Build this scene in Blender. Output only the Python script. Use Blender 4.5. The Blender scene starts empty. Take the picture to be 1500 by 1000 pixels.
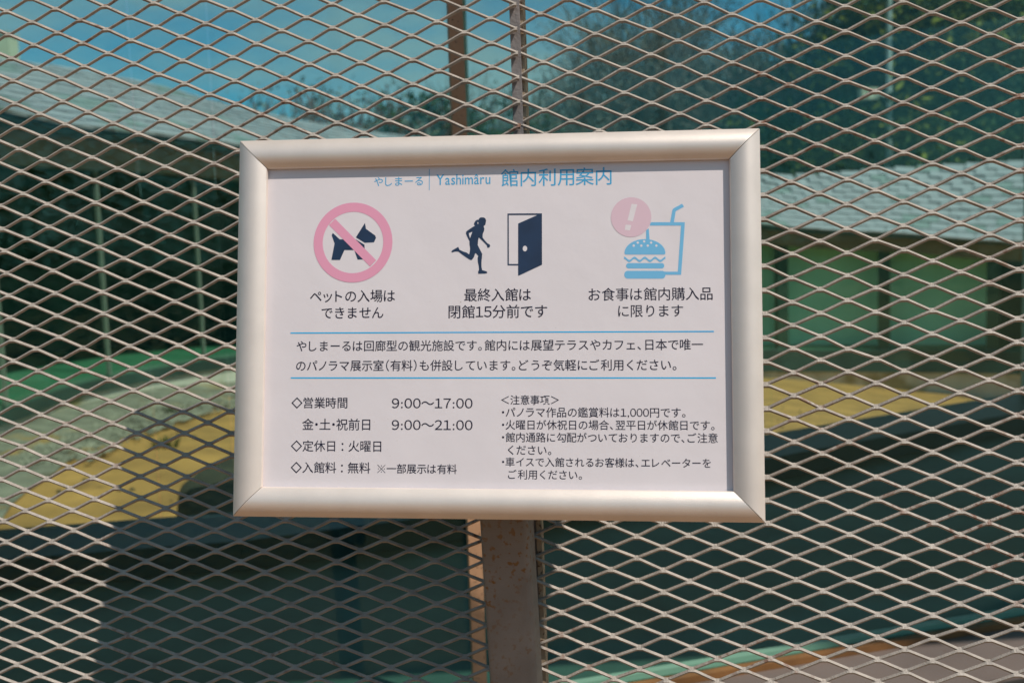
import bpy, bmesh, math, random
import numpy as np
from mathutils import Vector, Matrix, noise

sc = bpy.context.scene
C = sc.collection
R = math.radians

# ------------------------------------------------------------------ camera
EYE = Vector((0.0, 0.0, 1.55))
cd = bpy.data.cameras.new('camera')
cam = bpy.data.objects.new('camera', cd); C.objects.link(cam)
rx = Vector((0.999467, -0.003069, -0.032501))
up = Vector((0.032646, 0.093954, 0.995041))
bk = Vector((0.0, -0.995572, 0.094004))
m = Matrix((rx, up, bk)).transposed().to_4x4(); m.translation = EYE
cam.matrix_world = m
cd.sensor_width = 36.0; cd.lens = 35.0
cd.clip_start = 0.05; cd.clip_end = 1500
cd.dof.use_dof = True; cd.dof.focus_distance = 0.90; cd.dof.aperture_fstop = 7.5
sc.camera = cam

# ------------------------------------------------------------------ world and sun
SUN_D = Vector((-0.487, 0.354, -0.799)).normalized()      # the way the light travels
elev = math.asin(-SUN_D.z); azim = math.atan2(-SUN_D.x, -SUN_D.y)
w = bpy.data.worlds.new('World'); sc.world = w; w.use_nodes = True
wn = w.node_tree; wn.nodes.clear()
def WN(t, **k):
    n = wn.nodes.new(t)
    for a, b in k.items(): setattr(n, a, b)
    return n
sky = WN('ShaderNodeTexSky', sky_type='NISHITA', sun_disc=False, sun_elevation=elev, sun_rotation=azim, altitude=100)
tint = WN('ShaderNodeMix', data_type='RGBA', blend_type='MULTIPLY'); tint.inputs[0].default_value = 1
tint.inputs[7].default_value = (0.27, 0.72, 0.88, 1)
tc = WN('ShaderNodeTexCoord')
mp = WN('ShaderNodeMapping'); mp.inputs['Scale'].default_value = (1.0, 1.0, 3.2)
cl = WN('ShaderNodeTexNoise'); cl.inputs['Scale'].default_value = 3.1; cl.inputs['Detail'].default_value = 7; cl.inputs['Roughness'].default_value = 0.55
cr = WN('ShaderNodeValToRGB'); cr.color_ramp.elements[0].position = 0.38; cr.color_ramp.elements[1].position = 0.62
cm = WN('ShaderNodeMix', data_type='RGBA'); cm.inputs[7].default_value = (3.3, 3.95, 4.2, 1)
fac = WN('ShaderNodeMath', operation='MULTIPLY'); fac.inputs[1].default_value = 0.85
bg = WN('ShaderNodeBackground'); bg.inputs['Strength'].default_value = 0.11
wo = WN('ShaderNodeOutputWorld')
L = wn.links.new
L(sky.outputs[0], tint.inputs[6]); L(tc.outputs['Generated'], mp.inputs[0]); L(mp.outputs[0], cl.inputs[0])
L(cl.outputs['Fac'], cr.inputs[0]); L(cr.outputs[0], fac.inputs[0]); L(fac.outputs[0], cm.inputs[0])
L(tint.outputs[2], cm.inputs[6]); L(cm.outputs[2], bg.inputs[0]); L(bg.outputs[0], wo.inputs[0])

sl = bpy.data.lights.new('sun', 'SUN'); sl.energy = 4.2; sl.angle = R(0.53); sl.color = (1.0, 0.90, 0.80)
so = bpy.data.objects.new('sun', sl); C.objects.link(so)
so.rotation_mode = 'QUATERNION'; so.rotation_quaternion = SUN_D.to_track_quat('-Z', 'Y')
so.location = (4, -3, 8)

sc.view_settings.view_transform = 'Standard'; sc.view_settings.look = 'None'
sc.view_settings.gamma = 1; sc.view_settings.use_curve_mapping = False
sc.view_settings.exposure = -0.09
sc.render.engine = 'CYCLES'
sc.cycles.use_denoising = True
sc.cycles.transparent_max_bounces = 24; sc.cycles.max_bounces = 10

# ------------------------------------------------------------------ materials
def mat(name, col, rough=0.6, metal=0.0, var=0.0, vscale=20.0, bump=0.0, bscale=200.0, spec=0.5, build=None):
    M = bpy.data.materials.new(name); M.use_nodes = True
    nt = M.node_tree; b = nt.nodes['Principled BSDF']
    b.inputs['Base Color'].default_value = (*col, 1); b.inputs['Roughness'].default_value = rough
    b.inputs['Metallic'].default_value = metal; b.inputs['Specular IOR Level'].default_value = spec
    t = nt.nodes.new('ShaderNodeTexCoord')
    if var:
        n = nt.nodes.new('ShaderNodeTexNoise'); n.inputs['Scale'].default_value = vscale; n.inputs['Detail'].default_value = 6
        r = nt.nodes.new('ShaderNodeMapRange'); r.inputs[1].default_value = 0.3; r.inputs[2].default_value = 0.7
        r.inputs[3].default_value = 1 - var; r.inputs[4].default_value = 1 + var
        mx = nt.nodes.new('ShaderNodeVectorMath'); mx.operation = 'SCALE'; mx.inputs[0].default_value = col
        nt.links.new(t.outputs['Object'], n.inputs[0]); nt.links.new(n.outputs['Fac'], r.inputs[0])
        nt.links.new(r.outputs[0], mx.inputs[3]); nt.links.new(mx.outputs[0], b.inputs['Base Color'])
    if bump:
        n = nt.nodes.new('ShaderNodeTexNoise'); n.inputs['Scale'].default_value = bscale; n.inputs['Detail'].default_value = 5
        bp = nt.nodes.new('ShaderNodeBump'); bp.inputs['Strength'].default_value = bump; bp.inputs['Distance'].default_value = 0.002
        nt.links.new(t.outputs['Object'], n.inputs[0]); nt.links.new(n.outputs['Fac'], bp.inputs['Height'])
        nt.links.new(bp.outputs[0], b.inputs['Normal'])
    if build: build(nt, b, t)
    return M

def spots(scale, lo, hi, col, mask_scale=None, mlo=0.5, mhi=0.6):
    """rust or dirt with a shape of its own laid over the base colour"""
    def f(nt, b, t):
        n = nt.nodes.new('ShaderNodeTexNoise'); n.inputs['Scale'].default_value = scale; n.inputs['Detail'].default_value = 4
        nt.links.new(t.outputs['Object'], n.inputs[0])
        r = nt.nodes.new('ShaderNodeMapRange'); r.inputs[1].default_value = lo; r.inputs[2].default_value = hi
        nt.links.new(n.outputs['Fac'], r.inputs[0]); out = r.outputs[0]
        if mask_scale:
            n2 = nt.nodes.new('ShaderNodeTexNoise'); n2.inputs['Scale'].default_value = mask_scale
            nt.links.new(t.outputs['Object'], n2.inputs[0])
            r2 = nt.nodes.new('ShaderNodeMapRange'); r2.inputs[1].default_value = mlo; r2.inputs[2].default_value = mhi
            nt.links.new(n2.outputs['Fac'], r2.inputs[0])
            mm = nt.nodes.new('ShaderNodeMath'); mm.operation = 'MULTIPLY'
            nt.links.new(out, mm.inputs[0]); nt.links.new(r2.outputs[0], mm.inputs[1]); out = mm.outputs[0]
        mx = nt.nodes.new('ShaderNodeMix'); mx.data_type = 'RGBA'
        mx.inputs[7].default_value = (*col, 1); nt.links.new(out, mx.inputs[0])
        old = b.inputs['Base Color'].links
        if old: nt.links.new(old[0].from_socket, mx.inputs[6])
        else: mx.inputs[6].default_value = b.inputs['Base Color'].default_value
        nt.links.new(mx.outputs[2], b.inputs['Base Color'])
    return f

def glass_mat(name, tintc, refl):
    M = bpy.data.materials.new(name); M.use_nodes = True
    nt = M.node_tree; nt.nodes.clear()
    o = nt.nodes.new('ShaderNodeOutputMaterial'); tr = nt.nodes.new('ShaderNodeBsdfTransparent')
    tr.inputs[0].default_value = (*tintc, 1)
    gl = nt.nodes.new('ShaderNodeBsdfGlossy'); gl.inputs['Roughness'].default_value = 0.0
    gl.inputs[0].default_value = (0.60, 1.0, 0.92, 1)
    ge = nt.nodes.new('ShaderNodeNewGeometry')
    d = nt.nodes.new('ShaderNodeVectorMath'); d.operation = 'DOT_PRODUCT'
    ab = nt.nodes.new('ShaderNodeMath'); ab.operation = 'ABSOLUTE'
    om = nt.nodes.new('ShaderNodeMath'); om.operation = 'SUBTRACT'; om.inputs[0].default_value = 1
    pw = nt.nodes.new('ShaderNodeMath'); pw.operation = 'POWER'; pw.inputs[1].default_value = 5
    ma = nt.nodes.new('ShaderNodeMath'); ma.operation = 'MULTIPLY_ADD'; ma.inputs[1].default_value = 1 - refl; ma.inputs[2].default_value = refl
    mx = nt.nodes.new('ShaderNodeMixShader')
    k = nt.links.new
    k(ge.outputs['Normal'], d.inputs[0]); k(ge.outputs['Incoming'], d.inputs[1]); k(d.outputs['Value'], ab.inputs[0])
    k(ab.outputs[0], om.inputs[1]); k(om.outputs[0], pw.inputs[0]); k(pw.outputs[0], ma.inputs[0])
    k(ma.outputs[0], mx.inputs[0]); k(tr.outputs[0], mx.inputs[1]); k(gl.outputs[0], mx.inputs[2]); k(mx.outputs[0], o.inputs[0])
    return M

MAT = {}
MAT['mesh'] = mat('mesh_paint', (0.385, 0.342, 0.298), 0.46, 0.0, 0.20, 70, 0.5, 600, build=spots(150, 0.50, 0.64, (0.20, 0.10, 0.065), 5.5, 0.50, 0.66))
MAT['bar'] = mat('bar_paint', (0.26, 0.23, 0.22), 0.55, 0.0, 0.2, 40, 0.3, 400)
MAT['bar_brown'] = mat('bar_brown', (0.36, 0.28, 0.19), 0.55, 0.0, 0.2, 40, 0.3, 400, build=spots(160, 0.55, 0.65, (0.10, 0.05, 0.025)))
MAT['alu'] = mat('anodised_aluminium', (0.87, 0.77, 0.69), 0.40, 0.42, 0.04, 40, 0.14, 1500)
MAT['mitre'] = mat('mitre_gap', (0.03, 0.03, 0.03), 0.8)
MAT['paper'] = mat('paper', (0.81, 0.755, 0.78), 0.5, 0, 0.025, 9, 0.25, 30, build=spots(420, 0.74, 0.77, (0.45, 0.40, 0.36), 30, 0.55, 0.62))
MAT['post'] = mat('post_paint', (0.27, 0.222, 0.188), 0.42, 0.0, 0.14, 25, 0.35, 500, build=spots(170, 0.55, 0.64, (0.24, 0.10, 0.02), 12, 0.34, 0.58))
MAT['navy'] = mat('ink_navy', (0.010, 0.033, 0.085), 0.6, 0, 0.15, 60)
MAT['text'] = mat('ink_text', (0.013, 0.012, 0.035), 0.6, spec=0.2)
MAT['cyan'] = mat('ink_cyan', (0.0, 0.46, 0.88), 0.6, spec=0.1)
MAT['title'] = mat('ink_title', (0.08, 0.41, 0.70), 0.6, spec=0.1)
MAT['sky_ink'] = mat('ink_sky', (0.19, 0.52, 0.80), 0.6, spec=0.2)
MAT['pink'] = mat('ink_pink', (0.84, 0.37, 0.52), 0.6, spec=0.2)
MAT['palepink'] = mat('ink_palepink', (0.77, 0.56, 0.64), 0.6, spec=0.2)
MAT['glass'] = glass_mat('green_glass', (0.86, 0.97, 0.95), 0.022)
MAT['farglass'] = glass_mat('far_green_glass', (0.90, 0.97, 0.945), 0.018)
MAT['wingglass'] = glass_mat('wing_green_glass', (0.66, 0.93, 0.84), 0.02)
MAT['mullion'] = mat('mullion_paint', (0.44, 0.26, 0.15), 0.5, 0, 0.08, 30, 0.2, 300, build=spots(160, 0.64, 0.70, (0.06, 0.03, 0.02)))
MAT['rust'] = mat('rusty_rail', (0.22, 0.10, 0.03), 0.6, 0, 0.35, 9, 0.3, 300)
MAT['ledge'] = mat('ledge_slab', (0.17, 0.135, 0.12), 0.6, 0, 0.12, 6, 0.2, 200)
MAT['dark'] = mat('dark_steel', (0.03, 0.032, 0.03), 0.5)
MAT['floor'] = mat('corridor_floor', (0.055, 0.11, 0.085), 0.6, 0, 0.3, 5, 0.2, 60)
MAT['curb'] = mat('curb_paint', (0.015, 0.032, 0.030), 0.42, 0, 0.2, 8)
MAT['ceiling'] = mat('ceiling_board', (0.10, 0.09, 0.07), 0.7, 0, 0.1, 8)
MAT['sand'] = mat('sand', (0.47, 0.225, 0.060), 0.9, 0, 0.30, 2.3, 0.8, 30, build=spots(2.2, 0.60, 0.72, (0.24, 0.11, 0.03), 0.7, 0.45, 0.6))
MAT['gravel'] = mat('gravel', (0.235, 0.20, 0.15), 0.9, 0, 0.45, 4.5, 0.8, 40, build=spots(3.0, 0.55, 0.62, (0.36, 0.20, 0.07), 1.2, 0.45, 0.6))
MAT['concrete'] = mat('concrete', (0.62, 0.53, 0.43), 0.85, 0, 0.14, 2.0, 0.3, 40, build=spots(1.6, 0.55, 0.66, (0.34, 0.24, 0.10)))
MAT['wingfloor'] = mat('wing_floor', (0.10, 0.19, 0.12), 0.6, 0, 0.15, 2)
MAT['interior'] = mat('wing_interior', (0.035, 0.055, 0.05), 0.8, 0, 0.4, 1.2)
MAT['screen'] = mat('wing_screen', (0.66, 0.76, 0.66), 0.8, 0, 0.08, 1.5)
MAT['fascia'] = mat('fascia', (0.15, 0.12, 0.06), 0.7, 0, 0.3, 2.5)
MAT['wingpost'] = mat('wing_post', (0.045, 0.05, 0.045), 0.6)
MAT['wing_joint'] = mat('wing_glass_joint', (0.20, 0.22, 0.17), 0.5)
MAT['joint'] = mat('glass_joint', (0.40, 0.48, 0.38), 0.5)
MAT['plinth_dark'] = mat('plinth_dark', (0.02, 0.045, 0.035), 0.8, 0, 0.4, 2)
MAT['tile'] = mat('stone_tile', (0.37, 0.345, 0.37), 0.8, 0, 0.2, 3, 0.4, 30)
MAT['tile2'] = mat('stone_tile_dark', (0.25, 0.28, 0.27), 0.8, 0, 0.2, 3, 0.4, 30)
MAT['stone'] = mat('mossy_stone', (0.048, 0.042, 0.024), 0.9, 0, 0.35, 4, 0.8, 30)
MAT['paving'] = mat('paving', (0.24, 0.122, 0.034), 0.8, 0, 0.15, 3, 0.5, 60)
MAT['soil'] = mat('soil', (0.10, 0.10, 0.06), 0.95, 0, 0.4, 0.6)
MAT['bark'] = mat('bark', (0.10, 0.085, 0.07), 0.9)
MAT['bark_pale'] = mat('bark_pale', (0.23, 0.19, 0.165), 0.9)
MAT['twig_red'] = mat('twig_red', (0.22, 0.09, 0.07), 0.9)
MAT['leaf'] = mat('leaf', (0.040, 0.065, 0.018), 0.7, 0, 0.6, 1.5, spec=0.15)
MAT['leaf_yel'] = mat('leaf_yellow', (0.24, 0.23, 0.03), 0.7, 0, 0.5, 2.0, spec=0.15)
MAT['leaf_grey'] = mat('leaf_grey', (0.16, 0.18, 0.15), 0.7, 0, 0.4, 1.5)
MAT['hill'] = mat('hill_ground', (0.03, 0.05, 0.03), 0.95, 0, 0.5, 0.3)
MAT['cream'] = mat('cream_wall', (0.62, 0.58, 0.42), 0.8)
MAT['pale_metal'] = mat('pale_metal', (0.45, 0.50, 0.48), 0.5)

# ------------------------------------------------------------------ builders
def obj(name, verts, faces, m, parent=None, smooth=False):
    me = bpy.data.meshes.new(name); me.from_pydata([tuple(v) for v in verts], [], faces)
    if m: me.materials.append(MAT[m] if isinstance(m, str) else m)
    if smooth:
        for p in me.polygons: p.use_smooth = True
    me.update()
    o = bpy.data.objects.new(name, me); C.objects.link(o)
    if parent: o.parent = parent
    return o

def thing(name, label, cat, loc=(0, 0, 0), group=None, kind=None):
    o = bpy.data.objects.new(name, None); C.objects.link(o); o.location = loc; o.empty_display_size = 0.1
    tag(o, label, cat, group, kind); return o

def tag(o, label=None, cat=None, group=None, kind=None):
    if label: o['label'] = label
    if cat: o['category'] = cat
    if group: o['group'] = group
    if kind: o['kind'] = kind
    return o

class MB:
    def __init__(s): s.v = []; s.f = []
    def quad_prism(s, a, b, c, d, z0, z1):
        """plan quad a,b,c,d extruded from z0 to z1 (z may be per-corner lists)"""
        z0 = z0 if isinstance(z0, (list, tuple)) else [z0]*4; z1 = z1 if isinstance(z1, (list, tuple)) else [z1]*4
        n = len(s.v)
        for p, z in zip((a, b, c, d), z0): s.v.append((p[0], p[1], z))
        for p, z in zip((a, b, c, d), z1): s.v.append((p[0], p[1], z))
        s.f += [(n+3, n+2, n+1, n), (n+4, n+5, n+6, n+7)] + [(n+i, n+(i+1) % 4, n+4+(i+1) % 4, n+4+i) for i in range(4)]
    def box(s, x0, x1, y0, y1, z0, z1): s.quad_prism((x0, y0), (x1, y0), (x1, y1), (x0, y1), z0, z1)
    def seg(s, p, q, off0, off1, z0, z1):
        """wall strip along p->q, between side offsets off0 and off1 (left positive)"""
        p = Vector(p[:2]); q = Vector(q[:2]); t = (q-p).normalized(); nn = Vector((-t.y, t.x))
        s.quad_prism(p+nn*off0, q+nn*off0, q+nn*off1, p+nn*off1, z0, z1)
    def tube(s, pts, rads, k=4):
        n0 = len(s.v); prev = None
        for i, (p, r) in enumerate(zip(pts, rads)):
            p = Vector(p); d = (Vector(pts[min(i+1, len(pts)-1)]) - Vector(pts[max(i-1, 0)]))
            if d.length < 1e-6: d = Vector((0, 0, 1))
            d.normalize(); a = d.orthogonal().normalized() if prev is None else (prev - d*prev.dot(d)).normalized()
            prev = a; b = d.cross(a)
            for j in range(k):
                t = 2*math.pi*j/k; s.v.append(tuple(p + (a*math.cos(t)+b*math.sin(t))*r))
        for i in range(len(pts)-1):
            for j in range(k):
                a0 = n0+i*k+j; a1 = n0+i*k+(j+1) % k
                s.f.append((a0, a1, a1+k, a0+k))
    def build(s, name, m, parent=None, smooth=False): return obj(name, s.v, s.f, m, parent, smooth)

def frame_matrix(c, u, v):
    u = Vector(u).normalized(); v = Vector(v); v = (v-u*u.dot(v)).normalized(); n = u.cross(v)
    M = Matrix((u, v, n)).transposed().to_4x4(); M.translation = Vector(c); return M

# ------------------------------------------------------------------ terrain
def ground_h(x, y):
    s = (x+4)*0.085 + (y-8)*0.025 - 0.08
    s = min(max(s, 0), 1.25)
    h = 0.2 - 1.3*s
    t = min(max((y-2.4)/1.4, 0), 1)
    hx = h*t*t*(3-2*t)
    far = min(max((y-20)/25, 0), 1)
    wob = 0.10*noise.noise(Vector((x*0.5, y*0.5, 0)))*min(max((y-4)/3, 0), 1)*0.35
    return hx + wob + far*0.3

xs = sorted(set([-400, -200, -100, -60] + [i*0.6 for i in range(-60, 61)] + [60, 100, 200, 400]))
ys = sorted(set([-400, -100, -20, -5, 0, 1, 2] + [2.4+i*0.35 for i in range(0, 60)] + [25, 28, 32, 40, 60, 100, 200, 800]))
v = [(x, y, ground_h(x, y)) for y in ys for x in xs]; nx = len(xs)
f = [(j*nx+i, j*nx+i+1, (j+1)*nx+i+1, (j+1)*nx+i) for j in range(len(ys)-1) for i in range(nx-1)]
yard = lambda q: all(2.3 < v[i][1] < 19.6 and -4.3 < v[i][0] < 14.5 for i in q)
tag(obj('ground', v, [q for q in f if not yard(q)], 'soil', smooth=True), kind='structure')
used = sorted({i for q in f if yard(q) for i in q}); remap = {i: k for k, i in enumerate(used)}
tag(obj('courtyard_sand', [v[i] for i in used], [tuple(remap[i] for i in q) for q in f if yard(q)], 'sand', smooth=True), kind='structure')
mb = MB(); mb.v = [(-30, -30, 0.006), (30, -30, 0.006), (30, 1.35, 0.006), (-30, 1.35, 0.006)]; mb.f = [(0, 1, 2, 3)]
tag(mb.build('pavement', 'paving'), kind='structure')

# ------------------------------------------------------------------ the ring corridor round the courtyard
# s, x, y, eave z, floor z, plinth foot z, ridge z
RING = [(-2, -3.55, 4.2, 2.60, 0.44, 0.10, 3.50), (-1, -4.00, 6.3, 2.62, 0.45, 0.12, 3.55), (0, -4.013, 7.868, 2.64, 0.452, 0.195, 3.58), (1, -3.986, 8.79, 2.668, 0.475, 0.139, 3.63), (2, -3.673, 9.831, 2.702, 0.481, 0.147, 3.66),
        (3, -3.159, 10.832, 2.687, 0.480, 0.18, 3.685), (4, -2.665, 11.932, 2.663, 0.421, 0.15, 3.66), (5, -1.408, 14.033, 2.526, 0.204, -0.121, 3.46), (6, 1.786, 17.029, 2.157, -0.198, -0.685, 3.2),
        (7, 4.817, 18.122, 1.731, -0.455, -1.048, 2.80), (8, 6.995, 17.815, 1.533, -0.507, -1.261, 2.80), (9, 8.627, 17.008, 1.343, -0.49, -1.372, 2.797), (10, 11.2, 15.2, 1.25, -0.5, -1.4, 2.7), (11, 13.5, 12.5, 1.2, -0.5, -1.4, 2.7)]
def ring(s):
    i = 0
    while i < len(RING)-2 and RING[i+1][0] <= s: i += 1
    p0, p1, p2, p3 = RING[max(i-1, 0)], RING[i], RING[i+1], RING[min(i+2, len(RING)-1)]
    t = (s-p1[0])/(p2[0]-p1[0]); out = []
    for k in range(1, 7):
        a, b, c, d = p0[k], p1[k], p2[k], p3[k]
        if i == 0: a = 2*b-c
        if i >= len(RING)-2: d = 2*c-b
        out.append(0.5*((2*b)+(-a+c)*t+(2*a-5*b+4*c-d)*t*t+(-a+3*b-3*c+d)*t**3))
    return out
def ring_n(s):
    a = ring(s-0.05); b = ring(s+0.05); t = Vector((b[0]-a[0], b[1]-a[1])).normalized()
    return Vector((-t.y, t.x))          # outward, away from the courtyard
def ring_p(s, off): 
    r = ring(s); n = ring_n(s); return (r[0]+n.x*off, r[1]+n.y*off)

ringo = thing('ring_corridor', 'curved glass corridor under a stone tiled roof on the far side of the sandy courtyard', 'building', (-4, 8, 0.2))
ringo_inv = Matrix.Translation((4, -8, -0.2))
def rb(mbx, name, m, par=None, smooth=False):
    o = mbx.build(name, m, ringo, smooth); o.matrix_parent_inverse = ringo_inv
    if par: o.parent = par; o.matrix_parent_inverse = Matrix()
    return o
NS = 96; S0, S1 = -2.0, 11.0
ss = [S0+(S1-S0)*i/NS for i in range(NS+1)]
def strip(o0, o1, zf0, zf1):
    mbx = MB()
    for i in range(NS):
        a, b = ss[i], ss[i+1]; ra, rb_ = ring(a), ring(b)
        mbx.quad_prism(ring_p(a, o0), ring_p(b, o0), ring_p(b, o1), ring_p(a, o1),
                       [zf0(ra), zf0(rb_), zf0(rb_), zf0(ra)], [zf1(ra), zf1(rb_), zf1(rb_), zf1(ra)])
    # drop the inner end faces between neighbouring pieces
    keep = []
    for i in range(NS):
        fs = mbx.f[i*6:(i+1)*6]
        for k, q in enumerate(fs):
            if k == 3 and i < NS-1: continue
            if k == 5 and i > 0: continue
            keep.append(q)
    mbx.f = keep
    return mbx
rb(strip(0.0, 2.6, lambda r: r[3]-0.10, lambda r: r[3]), 'floor', 'wingfloor')
rb(strip(-0.06, 2.62, lambda r: r[4]-0.9, lambda r: r[3]-0.10), 'plinth', 'concrete')
rb(strip(-0.10, -0.062, lambda r: r[3]-0.13, lambda r: r[3]-0.02), 'edge_beam', 'plinth_dark')
rb(strip(2.5, 2.62, lambda r: r[3], lambda r: r[2]+0.5), 'back_wall', 'interior')
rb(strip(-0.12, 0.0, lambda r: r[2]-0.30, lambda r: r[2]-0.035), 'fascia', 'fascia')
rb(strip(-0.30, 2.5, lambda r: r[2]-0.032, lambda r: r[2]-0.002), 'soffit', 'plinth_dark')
# roof deck from eave to ridge and down behind
deck = MB()
def zroof(r, t): return r[2] + (r[5]-r[2])*t
for i in range(NS+1):
    r = ring(ss[i])
    for (off, z) in ((-0.34, r[2]+0.0), (1.8, r[5]-0.03), (3.6, r[2]+0.1), (3.6, r[2]), (1.8, r[5]-0.10), (-0.33, r[2]-0.03)):
        p = ring_p(ss[i], off); deck.v.append((p[0], p[1], z))
for i in range(NS):
    for k in range(6):
        a = i*6+k; b = i*6+(k+1) % 6; deck.f.append((a, b, b+6, a+6))
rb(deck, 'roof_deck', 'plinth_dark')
# stone tiles
tm = {}
def tile_mesh(mname, sd):
    rnd = random.Random(sd); hx, hy, hz = 0.146, 0.135, 0.013
    vv = [(x*hx+rnd.uniform(-.008, .008), y*hy+rnd.uniform(-.006, .006), z*hz+(0.006 if z > 0 else 0)*rnd.random()) for z in (-1, 1) for y in (-1, 1) for x in (-1, 1)]
    ff = [(0, 2, 3, 1), (4, 5, 7, 6), (0, 1, 5, 4), (1, 3, 7, 5), (3, 2, 6, 7), (2, 0, 4, 6)]
    me = bpy.data.meshes.new('roof_tile'); me.from_pydata(vv, [], ff); me.materials.append(MAT[mname]); me.update(); return me
TM = [tile_mesh('tile', 1), tile_mesh('tile', 2), tile_mesh('tile', 5), tile_mesh('tile2', 3)]
# walk the ring by arc length
arc = [0.0]; fine = [S0+(S1-S0)*i/1300 for i in range(1301)]
for i in range(1, 1301):
    a = ring(fine[i-1]); b = ring(fine[i]); arc.append(arc[-1]+math.hypot(b[0]-a[0], b[1]-a[1]))
def s_at(d): return float(np.interp(d, arc, fine))
cands = []; rnd = random.Random(7)
ROWS = 11
for row in range(ROWS):
    d = 0.15 + (0.15 if row % 2 else 0)
    while d < arc[-1]:
        s = s_at(d); t = (row+0.5)/ROWS; off = -0.36 + 2.16*t
        r = ring(s); p = ring_p(s, off); z = r[2] + (r[5]-r[2])*t + 0.03
        n2 = ring_n(s); slope = Vector((n2.x*2.16, n2.y*2.16, r[5]-r[2])).normalized()
        al = Vector((n2.y, -n2.x, 0)); al.z = (ring(s+.1)[2]-ring(s-.1)[2])/max(1e-3, math.hypot(ring(s+.1)[0]-ring(s-.1)[0], ring(s+.1)[1]-ring(s-.1)[1]))
        al.normalize(); nn = al.cross(slope).normalized(); sl2 = nn.cross(al)
        _a, _b = ring_p(s-.05, off), ring_p(s+.05, off); _c, _d = ring(s-.05), ring(s+.05)
        wx = min(1.35, max(0.8, math.hypot(_b[0]-_a[0], _b[1]-_a[1])/max(1e-4, math.hypot(_d[0]-_c[0], _d[1]-_c[1]))))*1.005
        tilt = Matrix.Rotation(R(-5+rnd.uniform(-1.5, 1.5)), 4, 'X') @ Matrix.Rotation(R(rnd.uniform(-1.5, 1.5)), 4, 'Z')
        M4 = Matrix((al, sl2, nn)).transposed().to_4x4(); M4.translation = Vector((p[0], p[1], z+rnd.uniform(-.004, .006)))
        M4 = M4 @ tilt @ Matrix.Diagonal((wx, math.hypot(2.16, r[5]-r[2])/ROWS/0.27*1.12, 1.0, 1.0))
        inview = abs(p[0]) < 0.53*p[1] and not (-0.26*p[1] < p[0] < 0.24*p[1] and p[1] > 12) 
        cands.append((0 if inview else 1, p[1], M4, rnd.choice((0, 1, 2, 3, 0, 1))))
        d += 0.30
order = sorted(range(len(cands)), key=lambda i: cands[i][:2])
for i in order[:300]:
    o = bpy.data.objects.new('roof_tile', TM[cands[i][3]]); C.objects.link(o); o.parent = ringo
    o.matrix_parent_inverse = ringo_inv; o.matrix_world = cands[i][2]; o.matrix_basis = cands[i][2]
rest = MB()
for i in order[300:]:
    me = TM[cands[i][3]]; n0 = len(rest.v)
    rest.v += [tuple(cands[i][2] @ q.co) for q in me.vertices]; rest.f += [tuple(k+n0 for k in p.vertices) for p in me.polygons]
tag(rb(rest, 'further_roof_tiles', 'tile'), kind='stuff')
# panes, joints, posts
joints = [-2, -1.2, -0.1, 1.55, 2.72, 3.9, 4.8, 5.6, 6.4, 7.06, 7.86, 8.85, 9.9, 11]
for a, b in zip(joints[:-1], joints[1:]):
    mbx = MB(); n = 4
    for k in range(n):
        s0 = a+(b-a)*k/n; s1 = a+(b-a)*(k+1)/n; r0, r1 = ring(s0), ring(s1)
        z0a, z0b, z1a, z1b = r0[3]+0.02, r1[3]+0.02, r0[2]-0.30, r1[2]-0.30
        p0, p1 = ring_p(s0, -0.01), ring_p(s1, -0.01); m0 = len(mbx.v)
        mbx.v += [(p0[0], p0[1], z0a), (p1[0], p1[1], z0b), (p1[0], p1[1], z1b), (p0[0], p0[1], z1a)]
        mbx.f.append((m0, m0+1, m0+2, m0+3))
    rb(mbx, 'glass_pane', 'wingglass')
for j in joints[1:-1]:
    r = ring(j); n = ring_n(j); t = Vector((n.y, -n.x)); p = Vector(r[:2])
    if j < 5:
        mbx = MB(); hw = 0.011
        mbx.quad_prism(p-t*hw-n*0.05, p+t*hw-n*0.05, p+t*hw-n*0.012, p-t*hw-n*0.012, r[3], r[2]-0.31)
        rb(mbx, 'glass_joint', 'wing_joint')
    else:
        mbx = MB(); hw = 0.10
        mbx.quad_prism(p-t*hw+n*0.005, p+t*hw+n*0.005, p+t*hw+n*0.20, p-t*hw+n*0.20, r[3], r[2]-0.05)
        rb(mbx, 'post', 'wingpost')
# pale screens behind the glass of the right hand bays, dark bay beyond
for a, b in ((6.3, 7.05), (7.055, 7.85), (7.855, 8.82)):
    mbx = MB(); n = 4
    for k in range(n):
        s0 = a+(b-a)*k/n; s1 = a+(b-a)*(k+1)/n; r0, r1 = ring(s0), ring(s1)
        mbx.quad_prism(ring_p(s0, 0.55), ring_p(s1, 0.55), ring_p(s1, 0.58), ring_p(s0, 0.58), [r0[3]+.02, r1[3]+.02]*2, [r0[2]-.1, r1[2]-.1]*2)
    rb(mbx, 'screen_panel', 'screen')
# dark base under the right hand bays
mbx = MB()
for k in range(30):
    s0 = 6.2+4.8*k/30; s1 = 6.2+4.8*(k+1)/30; r0, r1 = ring(s0), ring(s1)
    mbx.quad_prism(ring_p(s0, -0.14), ring_p(s1, -0.14), ring_p(s1, -0.07), ring_p(s0, -0.07), [r0[3]-.40, r1[3]-.40]*2, [r0[3]-.01, r1[3]-.01]*2)
rb(mbx, 'base_board', 'plinth_dark')

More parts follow.
